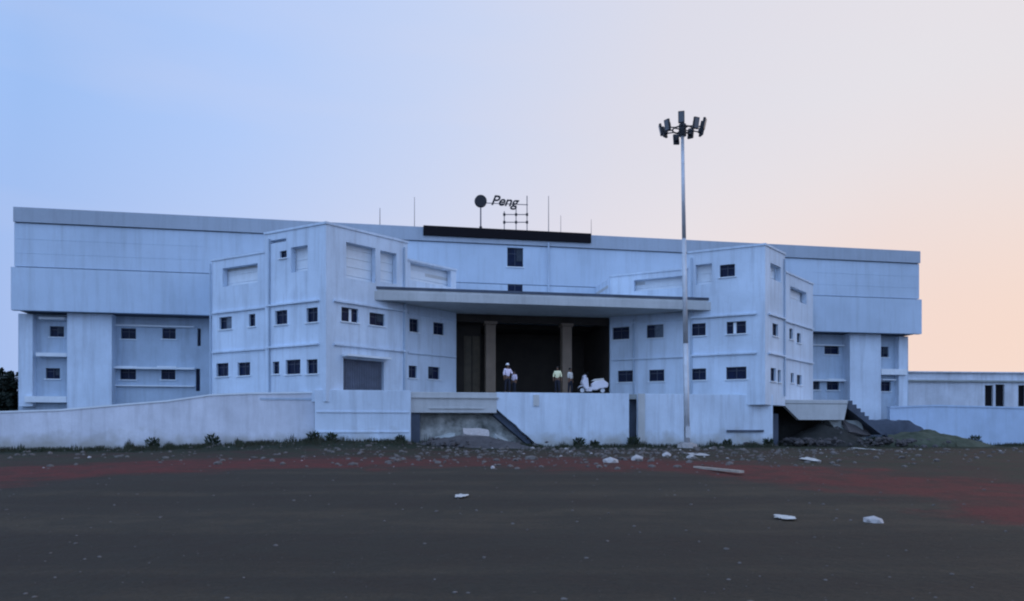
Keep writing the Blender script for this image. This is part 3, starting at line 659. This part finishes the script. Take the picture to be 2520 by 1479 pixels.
# ---------------------------------------------------------------- people
def skinmesh(nodes, edges, name):
    me = bpy.data.meshes.new(name); me.from_pydata([nd[0] for nd in nodes], edges, [])
    o = bpy.data.objects.new(name, me); scene.collection.objects.link(o)
    md = o.modifiers.new('s', 'SKIN'); md.use_smooth_shade = True
    for i, nd in enumerate(nodes): me.skin_vertices[0].data[i].radius = nd[1] if isinstance(nd[1], tuple) else (nd[1], nd[1])
    me.skin_vertices[0].data[0].use_root = True
    sb = o.modifiers.new('b', 'SUBSURF'); sb.levels = 1; sb.render_levels = 1
    bpy.context.view_layer.update(); g_ = bpy.context.evaluated_depsgraph_get()
    r = bpy.data.meshes.new_from_object(o.evaluated_get(g_)); bpy.data.objects.remove(o); bpy.data.meshes.remove(me)
    return r
def person(loc, yaw, hgt, shirt, label, hat=None, pose=0):
    """facing -Y before yaw"""
    sc_ = hgt/1.72
    sh = {'pelvis': (0, 0, .95), 'waist': (0, 0, 1.1), 'chest': (0, -.01, 1.32), 'neck': (0, 0, 1.47), 'head': (0, -.02, 1.56), 'top': (0, -.015, 1.67)}
    N_ = []; E = []; idx = {}
    def nd(k, p, r): idx[k] = len(N_); N_.append((p, r))
    nd('pelvis', (0, 0, .95), (.15, .11)); nd('waist', (0, 0, 1.1), (.135, .1)); nd('chest', (0, 0, 1.32), (.17, .11)); nd('neck', (0, 0, 1.46), .055)
    nd('chin', (0, -.025, 1.53), .065); nd('head', (0, -.02, 1.62), (.078, .092)); nd('crown', (0, -.01, 1.69), (.05, .06)); nd('nose', (0, -.125, 1.595), .014)
    E += [(0, 1), (1, 2), (2, 3), (3, 4), (4, 5), (5, 6), (5, 7)]
    arms = {0: ((.24, 0, 1.16), (.25, -.04, .90)), 1: ((.27, -.08, 1.18), (.14, -.30, 1.10))}
    for s_ in (-1, 1):
        el, wr = arms[pose if s_ > 0 else 0]
        el = (el[0]*s_, el[1], el[2]); wr = (wr[0]*s_, wr[1], wr[2])
        nd(f'sh{s_}', (.17*s_, 0, 1.40), .062); nd(f'el{s_}', el, .043); nd(f'wr{s_}', wr, .028)
        dv = (Vector(wr)-Vector(el)).normalized(); pm = Vector(wr)+dv*.06; nd(f'pm{s_}', tuple(pm), (.036, .018))
        E += [(2, idx[f'sh{s_}']), (idx[f'sh{s_}'], idx[f'el{s_}']), (idx[f'el{s_}'], idx[f'wr{s_}']), (idx[f'wr{s_}'], idx[f'pm{s_}'])]
        side = dv.cross(Vector((s_, 0, 0.2))).normalized()
        for f in range(4):
            o1 = pm+dv*.04+side*(f-1.5)*.02; o2 = o1+dv*(.045, .055, .05, .035)[f]+Vector((-s_*.012, -.006, 0))
            nd(f'f{s_}{f}', tuple(o1), .009); nd(f'g{s_}{f}', tuple(o2), .007)
            E += [(idx[f'pm{s_}'], idx[f'f{s_}{f}']), (idx[f'f{s_}{f}'], idx[f'g{s_}{f}'])]
        th = Vector(wr)+dv*.03-side*.045; nd(f'th{s_}', tuple(th), .010); nd(f'ti{s_}', tuple(th+dv*.035), .008)
        E += [(idx[f'wr{s_}'], idx[f'th{s_}']), (idx[f'th{s_}'], idx[f'ti{s_}'])]
        fy = .04*s_
        nd(f'hp{s_}', (.09*s_, 0, .88), .085); nd(f'kn{s_}', (.11*s_, -.02-fy, .49), .058); nd(f'an{s_}', (.12*s_, .02-fy, .09), .04); nd(f'to{s_}', (.14*s_, -.15-fy, .035), .034)
        E += [(0, idx[f'hp{s_}']), (idx[f'hp{s_}'], idx[f'kn{s_}']), (idx[f'kn{s_}'], idx[f'an{s_}']), (idx[f'an{s_}'], idx[f'to{s_}'])]
    rotm = Matrix.Translation(loc) @ Matrix.Rotation(yaw, 4, 'Z') @ Matrix.Scale(sc_, 4)
    def place(me, nm, m, par):
        bm = bmesh.new(); bm.from_mesh(me); bm.transform(rotm); return finish(bm, nm, m, par, org=loc, smooth=True)
    root = place(skinmesh(N_, E, 'person'), 'person', M['skin'], None)
    tag(root, label, 'person', 'people on the entrance podium')
    # shirt
    S = [((0, 0, .93), (.165, .125)), ((0, 0, 1.1), (.155, .118)), ((0, 0, 1.32), (.188, .128)), ((0, 0, 1.44), (.09, .08))]; SE = [(0, 1), (1, 2), (2, 3)]
    for s_ in (-1, 1):
        el, wr = arms[pose if s_ > 0 else 0]; i0 = len(S)
        el = Vector((el[0]*s_, el[1], el[2])); shd = Vector((.175*s_, 0, 1.40)); wr = Vector((wr[0]*s_, wr[1], wr[2]))
        S += [(tuple(shd), .078), (tuple(el), .058), (tuple(el.lerp(wr, .45)), .05)]; SE += [(2, i0), (i0, i0+1), (i0+1, i0+2)]
    place(skinmesh(S, SE, 'shirt'), 'shirt', M[shirt], root)
    T = [((0, 0, .98), (.158, .12)), ((0, 0, .90), (.15, .12))]; TE = [(0, 1)]
    for s_ in (-1, 1):
        fy = .04*s_; i0 = len(T)
        T += [((.09*s_, 0, .84), .10), ((.11*s_, -.02-fy, .49), .075), ((.12*s_, .02-fy, .1), .06)]; TE += [(1, i0), (i0, i0+1), (i0+1, i0+2)]
    place(skinmesh(T, TE, 'trousers'), 'trousers', M['trousers'], root)
    bm = bmesh.new(); bmesh.ops.create_icosphere(bm, subdivisions=3, radius=1)
    for v in bm.verts: v.co = Vector((v.co.x*.088, v.co.y*.105+.012, max(v.co.z, -.35)*.085+1.665-(0.035 if v.co.y > .2 and v.co.z < 0 else 0)))
    bm.transform(rotm); hr = finish(bm, 'hair', M['hair'], root, smooth=True)
    if hat:
        bm = bmesh.new(); bmesh.ops.create_icosphere(bm, subdivisions=3, radius=1)
        for v in bm.verts: v.co = Vector((v.co.x*.104, v.co.y*.125, max(v.co.z, -.25)*.10+1.68))
        bm.transform(rotm); finish(bm, 'cap', M[hat], root, smooth=True)
    # eyes, mouth
    bm = bmesh.new()
    for s_ in (-1, 1):
        r_ = bmesh.ops.create_icosphere(bm, subdivisions=1, radius=.012); bmesh.ops.translate(bm, verts=r_['verts'], vec=(.032*s_, -.105, 1.615))
    bm.transform(rotm); finish(bm, 'eyes', M['hair'], root)
    return root
def podpt(px, d): a, lam = F0.hit(px, d); return F0.at(a, d, POD-0.003)
person(podpt(1249, 8.45), 0.5, 1.72, 'lilac_cloth', 'standing person in a lilac-white shirt and white cap right of the left entrance pillar', hat='white_cloth', pose=1)
person(podpt(1372, 8.45), -0.2, 1.62, 'yellow_cloth', 'standing person in a pale yellow shirt in front of the right entrance pillar')
person(podpt(1403, 8.0), 0.9, 1.58, 'grey_cloth', 'standing person in a grey shirt between the yellow-shirted person and the white scooter')
person(podpt(1266, 8.0), -0.8, 1.36, 'lilac_cloth', 'shorter person in a lilac shirt close beside the person in the white cap')
# ---------------------------------------------------------------- scooter
def scooter():
    p = podpt(1458, 8.15); o = empty('scooter', p, 'white motor scooter parked on the podium at the right of the dark entrance', 'scooter')
    Fs = Face(Vector((p.x, p.y)), UD, UN); z = p.z
    def wheel(a):
        w = B(lambda bm: tube(bm, Fs.at(a, -.06, z+.24), Fs.at(a, .06, z+.24), .24, n=24), 'wheel', M['rubber'], o, bevel=.02)
        B(lambda bm: tube(bm, Fs.at(a, -.068, z+.24), Fs.at(a, .068, z+.24), .13, n=20), 'rim', M['galv'], w)
    wheel(-.65); wheel(.62)
    W = M['scooterw']
    B(lambda bm: prism(bm, Fs, [(-.12, z+.26), (-.08, z+.66), (.15, z+.82), (.70, z+.86), (.98, z+.66), (.92, z+.42), (.40, z+.34), (.25, z+.24)], -.18, .18), 'body', W, o, bevel=.06)
    B(lambda bm: prism(bm, Fs, [(-.46, z+.18), (-.06, z+.18), (-.06, z+.42), (-.40, z+.46)], -.17, .17), 'footboard', W, o, bevel=.02)
    B(lambda bm: prism(bm, Fs, [(-.42, z+.25), (-.26, z+.32), (-.34, z+.98), (-.56, z+1.04), (-.72, z+.7), (-.58, z+.4)], -.24, .24), 'leg_shield', W, o, bevel=.05)
    B(lambda bm: prism(bm, Fs, [(-.92, z+.36), (-.80, z+.52), (-.55, z+.53), (-.40, z+.38), (-.5, z+.46), (-.78, z+.47)], -.09, .09), 'mudguard', W, o, bevel=.02)
    B(lambda bm: prism(bm, Fs, [(-.10, z+.80), (.12, z+.92), (.66, z+.98), (.72, z+.85), (.15, z+.80)], -.15, .15), 'seat', M['grey_cloth'], o, bevel=.03)
    B(lambda bm: (tube(bm, Fs.at(-.63, 0, z+.3), Fs.at(-.48, 0, z+1.0), .03), tube(bm, Fs.at(-.44, -.32, z+1.06), Fs.at(-.44, .32, z+1.06), .018)), 'handlebar', M['dark'], o)
    B(lambda bm: prism(bm, Fs, [(-.60, z+.96), (-.40, z+1.0), (-.36, z+1.1), (-.5, z+1.18), (-.62, z+1.08)], -.13, .13), 'headlight_cowl', W, o, bevel=.03)
    for s_ in (-1, 1):
        B(lambda bm: (tube(bm, Fs.at(-.44, s_*.24, z+1.06), Fs.at(-.40, s_*.30, z+1.24), .008, n=6), tube(bm, Fs.at(-.405, s_*.30, z+1.26), Fs.at(-.38, s_*.30, z+1.26), .055, n=12)), 'mirror', M['dark'], o)
    B(lambda bm: tube(bm, Fs.at(-.05, .12, z+.28), Fs.at(-.1, .28, z), .012, n=6), 'side_stand', M['dark'], o)
scooter()
# ---------------------------------------------------------------- heaps, rubble, litter
def heap(name, cx, cy, rx, ry, h, m, label, cat, seed=0, p=1.3, rough=0.22, n_=40):
    def fn(bm):
        g_ = {}
        for i in range(n_+1):
            for j in range(n_+1):
                u, v = i/n_*2-1, j/n_*2-1; r = math.sqrt(u*u+v*v)
                x, y = cx+u*rx, cy+v*ry
                k = max(0, 1-r**p)
                z = gz(x, y)-0.08+h*k*(1+rough*noise.noise(Vector((x*1.1, y*1.1, seed))))+k**.5*rough*0.35*noise.noise(Vector((x*4, y*4, seed+3)))
                g_[i, j] = bm.verts.new((x, y, z))
        for i in range(n_):
            for j in range(n_): bm.faces.new([g_[i, j], g_[i+1, j], g_[i+1, j+1], g_[i, j+1]])
    o = B(fn, name, m, org=(cx, cy, gz(cx, cy)), smooth=True); tag(o, label, cat); return o
def gpt(px, py, z=None):
    """point on the terrain seen at a photo pixel"""
    y = 8.0
    while y < 60:
        x = (px-CX)/FOC*y
        if CZ+(HY-py)/FOC*y < gz(x, y): return x, y
        y += 0.05
    return (px-CX)/FOC*60, 60
c = bp2(F0.s(1150, 10), 10.2)
heap('gravel_heap', c.x+.5, c.y-.3, 3.6, 1.7, .75, M['heap'], 'low heap of grey gravel spilled under the left landing', 'gravel heap', 2)
c = bp2(F0.s(2190, 6), 6.0)
heap('grassy_mound', c.x+1.6, c.y-.6, 5.4, 2.6, 1.15, M['mound'], 'grass-grown earth mound at the foot of the right-hand stairs', 'mound', 5)
def bank(bm):
    D5 = 4.9
    prism(bm, F0, [(F0.s(x, D5), F0.z(x, y, D5)) for x, y in ((2130, 1037), (2180, 1034), (2232, 1036), (2262, 1050), (2290, 1068), (2322, 1090), (2322, 1112), (2130, 1112))], 3.6, D5)
    bmesh.ops.subdivide_edges(bm, edges=bm.edges[:], cuts=5, use_grid_fill=True)
    for v in bm.verts: v.co += Vector((noise.noise(v.co*1.3), noise.noise(v.co*1.5+Vector((9, 0, 0))), noise.noise(v.co*1.9)))*.13
pb = F0.at(F0.s(2220, 4.9), 4.3, 0)
tag(B(bank, 'earth_bank', M['stain_shade'], org=pb), 'dark raw earth bank sloping down right between the building end and the mound', 'bank')
c = bp2(F0.s(2030, 6.5), 6.6)
heap('rubble_heap', c.x, c.y, 3.3, 2.3, 1.6, M['darksoil'], 'dark rubble heap in the hollow under the right landing', 'rubble heap', 11)
def rock(bm, c, r, rr, flat=.6):
    q = bmesh.ops.create_icosphere(bm, subdivisions=1, radius=1)
    off = rr.random()*50; sx_, sy_ = r*(.8+rr.random()*.7), r*(.7+rr.random()*.5); a = rr.random()*6
    for v in q['verts']:
        k = 1+.5*noise.noise(v.co*1.7+Vector((off, 0, 0)))
        x, y, z = v.co*k; x *= sx_; y *= sy_
        v.co = Vector((c[0]+x*math.cos(a)-y*math.sin(a), c[1]+x*math.sin(a)+y*math.cos(a), c[2]+z*r*flat))
rr = random.Random(11)
def scatter(bm, n_, m_big):
    for i in range(n_):
        y = 24+rr.random()**.7*18; x = -28+rr.random()*62
        if rr.random() < .55:
            px = rr.gauss(1450, 420); x = (px-CX)/FOC*y
        if (x/y) > .72: continue
        r = .03+rr.random()**3*m_big; rock(bm, (x, y, gz(x, y)+r*.2), r, rr)
tag(B(lambda bm: scatter(bm, 1500, .12), 'small_rubble', M['stone']), 'small grey stones scattered over the dirt in front of the building', 'rubble', kind='stuff')
tag(B(lambda bm: scatter(bm, 70, .10), 'pale_rubble', M['palestone']), 'pale chips of stone scattered over the dirt in front of the building', 'rubble', kind='stuff')
def litter(px, py, w, h, label, m='paper', cat='litter', name='litter_sheet'):
    x, y = gpt(px, py); W_ = w/FOC*y*.85; rr2 = random.Random(int(px))
    dp = h/FOC*y*y/1.5*.55
    def fn(bm):
        n_ = 8; g_ = {}
        for i in range(n_+1):
            for j in range(n_+1):
                u, v = i/n_*2-1, j/n_*2-1
                e = (1+.55*noise.noise(Vector((u*1.6, v*1.6, px))))*(1-.28*u*u*v*v)*(1-.2*abs(u*v))
                xx, yy = x+u*W_/2*e, y+v*dp/2*e
                g_[i, j] = bm.verts.new((xx, yy, gz(xx, yy)+.03+.07*abs(noise.noise(Vector((u*1.6, v*1.6, px+4))))*min(W_, 1)))
        for i in range(n_):
            for j in range(n_): bm.faces.new([g_[i, j], g_[i+1, j], g_[i+1, j+1], g_[i, j+1]])
    o = B(fn, name, M[m], org=(x, y, gz(x, y))); md = o.modifiers.new('t', 'SOLIDIFY'); md.thickness = .01
    tag(o, label, cat, 'litter lying on the dirt')
litter(1133, 1224, 36, 12, 'pale crumpled paper on the dark ground, leftmost of the bright pieces')
litter(1930, 1278, 64, 14, 'widest torn white sheet lying on the dark ground, nearest the viewer')
litter(1990, 1132, 52, 10, 'white flattened sheet on the dirt below the right landing')
litter(2125, 1106, 22, 9, 'small white scrap in front of the grassy mound')
litter(1712, 1117, 50, 14, 'pale cement spill at the foot of the floodlight mast', m='palestone')
def stone(px, py, r, label, m='palestone'):
    x, y = gpt(px, py); q = random.Random(int(px+py)); o = B(lambda bm: rock(bm, (x, y, gz(x, y)+r*.1), r, q, .75), 'stone', M[m], org=(x, y, gz(x, y)))
    tag(o, label, 'stone', 'stones lying on the ground')
stone(2150, 1286, .15, 'pale rounded stone on the dark ground, right of the widest white sheet')
stone(1502, 1138, .22, 'light block of stone in front of the podium, left of the dark slot')
stone(1566, 1132, .24, 'light block of stone just below the dark slot in the podium wall')
stone(1700, 1128, .20, 'small pale rock right beside the mast foot')
stone(1640, 1122, .22, 'pale rock left of the mast foot')
stone(1310, 1130, .22, 'grey rock at the foot of the left stair flight', 'stone')
stone(980, 1135, .16, 'grey rock left of the gravel heap', 'stone')
x, y = gpt(1765, 1160)
o = B(lambda bm: obox(bm, (x, y, gz(x, y)+.06), 2.8, .16, .07, Matrix.Rotation(R(-76), 3, 'Z')), 'plank', M['wood'], org=(x, y, gz(x, y)))
tag(o, 'weathered pale plank lying aslant on the dirt in front of the mast', 'plank')
# ---------------------------------------------------------------- weeds, grass, trees
def leafquad(bm, p, d, w, ln):
    s_ = d.cross(Vector((random.random()-.5, random.random()-.5, .3))).normalized()*w
    a = bm.verts.new(p-s_*.4); b_ = bm.verts.new(p+s_*.4); c_ = bm.verts.new(p+d*ln*.6+s_); e = bm.verts.new(p+d*ln); f = bm.verts.new(p+d*ln*.55-s_)
    bm.faces.new([a, b_, c_, e, f])
def weed(px, py, size, F_d, label, m='leaf'):
    a, lam = F0.hit(px, F_d); p = F0.at(a, F_d, 0); z = gz(p.x, p.y)
    def fn(bm):
        for i in range(int(150*size)+60):
            t = random.random()*6.28; r = random.random()**.6*.38*size
            q = Vector((p.x+math.cos(t)*r, p.y+math.sin(t)*r*.6, z+random.random()*size*(.75-.5*r/size)))
            d = Vector((math.cos(t)*.6, math.sin(t)*.6, random.random()+.1)).normalized(); leafquad(bm, q, d, .035, .14+.1*random.random())
    def st(bm):
        for i in range(7):
            t = random.random()*6.28; tube(bm, (p.x, p.y, z-.05), (p.x+math.cos(t)*.25*size, p.y+math.sin(t)*.15*size, z+size*.65), .014, .006, 5)
    o = empty('weed', (p.x, p.y, z), label, 'weed', 'weeds growing along the wall foot')
    B(fn, 'foliage', M[m], o); B(st, 'stem', M['bark'], o)
weed(375, 1095, .75, 9.5, 'dark weed tuft at the foot of the ramp wall, below the left wing pier')
weed(523, 1090, .85, 9.5, 'dark weed tuft at the ramp wall foot below the left edge of the left block')
weed(772, 1085, .7, 9.9, 'weed at the corner where the ramp wall meets the podium')
weed(815, 1085, .6, 10.0, 'small weed right of the ramp corner, under the left block')
weed(985, 1085, .5, 10.0, 'low weed beside the gravel heap and podium corner')
weed(1425, 1095, .7, 9.5, 'bushy weed at the podium wall foot below the entrance')
weed(1462, 1100, .45, 9.6, 'small weed just right of the bushy podium weed')
weed(1560, 1090, .8, 9.4, 'weed growing in the dark slot of the podium wall')
weed(1790, 1095, .5, 9.6, 'low weed right of the floodlight mast foot')
weed(1890, 1090, .6, 9.6, 'weed at the right end corner of the podium wall')
weed(2150, 1080, .9, 8.0, 'weedy shrub beside the right stair flight')
weed(2400, 1095, .9, 5.0, 'weedy shrub below the blue wall at the far right')
def grass(bm):
    q = random.Random(4)
    for i in range(24000):
        px = q.random()*2700-90
        d = 9.05+abs(q.gauss(0, 1.3))+(0 if px < 1905 else -5.5+q.random()*3)
        if noise.noise(Vector((px*.012, d*.3, 3))) < -.08 and q.random() < .8: continue
        a, lam = F0.hit(px, d); p = F0.at(a, d, 0); z = gz(p.x, p.y)-.02
        hgt = .08+q.random()*.2+max(0, noise.noise(Vector((px*.03, 1, 7))))*.7*q.random(); t = q.random()*6.28; w_ = .025
        dx, dy = math.cos(t)*w_, math.sin(t)*w_; lx, ly = q.gauss(0, .05), q.gauss(0, .05)
        bm.faces.new([bm.verts.new((p.x-dx, p.y-dy, z)), bm.verts.new((p.x+dx, p.y+dy, z)), bm.verts.new((p.x+lx, p.y+ly, z+hgt))])
tag(B(grass, 'grass', M['grass']), 'short scrubby grass along the foot of the walls', 'grass', kind='stuff')
def tree(cx, cy, h, r, label, nleaf=5000, group='dark trees beyond the left end of the building', m='leafdark'):
    z0 = gz(cx, cy); o = empty('tree', (cx, cy, z0), label, 'tree', group); q = random.Random(int(cx*7))
    def tr(bm):
        tube(bm, (cx, cy, z0-.2), (cx+.1, cy, z0+h*.5), .2, .12, 10)
        for i in range(7):
            t = i*.9; tube(bm, (cx+.05, cy, z0+h*(.25+.04*i)), (cx+math.cos(t)*r*.7, cy+math.sin(t)*r*.7, z0+h*(.5+.06*i)), .08, .02, 6)
    B(tr, 'trunk', M['bark'], o)
    cl_ = [(Vector((cx+q.gauss(0, r*.45), cy+q.gauss(0, r*.45), z0+h*(.22+.68*q.random()))), r*(.3+.25*q.random())) for i in range(30)]
    def cr(bm):
        for i in range(nleaf):
            c_, rad = q.choice(cl_); v = Vector((q.gauss(0, 1), q.gauss(0, 1), q.gauss(0, .8))).normalized()*rad*(.5+.5*q.random())
            leafquad(bm, c_+v, (v.normalized()+Vector((0, 0, -.3))).normalized(), .10, .3)
    B(cr, 'crown', M[m], o)
tree(-34.6, 50.5, 4.9, 1.6, 'dark dense tree right against the left end of the building')
tree(-37.5, 51.5, 5.0, 2.2, 'dark dense tree at the left picture edge, behind the ramp wall')

def pebbles(bm):
    q = random.Random(21)
    for i in range(800):
        y = 5.5+q.random()**1.3*20; x = (q.random()*1.5-.75)*y
        r_ = .006+q.random()**4*.03; rock(bm, (x, y, gz(x, y)+r_*.1), r_, q)
tag(B(pebbles, 'pebbles', M['stone']), 'fine dark pebbles on the bare ground in the foreground', 'pebbles', kind='stuff')
def slabpiece(px, d, z, sx_, sy_, sz_, rx, ry, rz, label, m='concrete'):
    a, _ = F0.hit(px, d); p = F0.at(a, d, z)
    rot = Matrix.Rotation(al+R(rz), 3, 'Z') @ Matrix.Rotation(R(rx), 3, 'X') @ Matrix.Rotation(R(ry), 3, 'Y'); q = random.Random(int(px))
    def fn(bm):
        obox(bm, p, sx_, sy_, sz_, rot)
        bmesh.ops.subdivide_edges(bm, edges=bm.edges[:], cuts=3, use_grid_fill=True)
        for v in bm.verts: v.co += Vector((noise.noise(v.co*2.1), noise.noise(v.co*2.3+Vector((9, 0, 0))), noise.noise(v.co*2.7)))*.10
    tag(B(fn, 'concrete_chunk', M[m], org=p), label, 'concrete chunk', 'broken concrete chunks lying in the hollows')
slabpiece(1172, 9.7, 1.0, 1.5, .6, .2, 35, 4, 5, 'pale broken slab topmost on the gravel heap, under the left landing', 'palestone')
slabpiece(1095, 9.5, .75, 1.2, .6, .14, 20, -14, -10, 'grey slab tilted left, in the left end of the hollow under the left landing')
slabpiece(1236, 9.7, .65, 1.0, .5, .15, 25, 24, 15, 'grey slab tilted right, on the heap beside the diagonal wall edge')
slabpiece(2105, 6.9, 1.35, 2.0, 1.2, .18, 48, 10, 8, 'largest slab leaning below the right stair flight', 'heap')
slabpiece(2040, 7.2, .95, 1.5, .9, .15, 30, -20, -15, 'slab tilted left on the dark rubble heap under the right landing', 'heap')
slabpiece(1968, 7.9, .5, 1.3, .7, .15, 15, 8, 30, 'lowest slab at the left foot of the dark rubble heap', 'heap')
slabpiece(2165, 7.0, 1.15, 1.2, .5, .14, 10, 38, 0, 'short slab sloping right at the bottom of the right stair flight', 'stain_shade')
def lumps(bm):
    q = random.Random(8)
    for i in range(700):
        px = q.choice((q.gauss(1160, 60), q.gauss(2040, 70), q.gauss(2200, 70))); d = (9.9 if px < 1500 else 7.2)+q.gauss(.4, .9)
        a, _ = F0.hit(px, d); p = F0.at(a, d, 0); r_ = .05+q.random()**2*.2
        zz = gz(p.x, p.y)+(.5*q.random() if px > 1500 else .35*q.random())
        rock(bm, (p.x, p.y, zz), r_, q, .7)
tag(B(lumps, 'broken_rubble', M['heap']), 'broken lumps of concrete and earth piled below the two landings', 'rubble', kind='stuff')
def pipe(F, px, d, z0, z1, r_=.055):
    a, _ = F.hit(px, d)
    p = B(lambda bm: tube(bm, F.at(a, d+.07, z0), F.at(a, d+.07, z1), r_, n=8), 'drain_pipe', M['wing'], bld)
pipe(FL, 664, .3, POD, H(11.0)); pipe(FL, 520, 0, POD, H(10.2)); pipe(FR, 994, .3, POD, H(11.0)); pipe(GL, 1560, 0, POD, H(7.4)); pipe(GL, 1702, .3, POD, H(11)); pipe(GR, 1929, .3, POD, H(11))
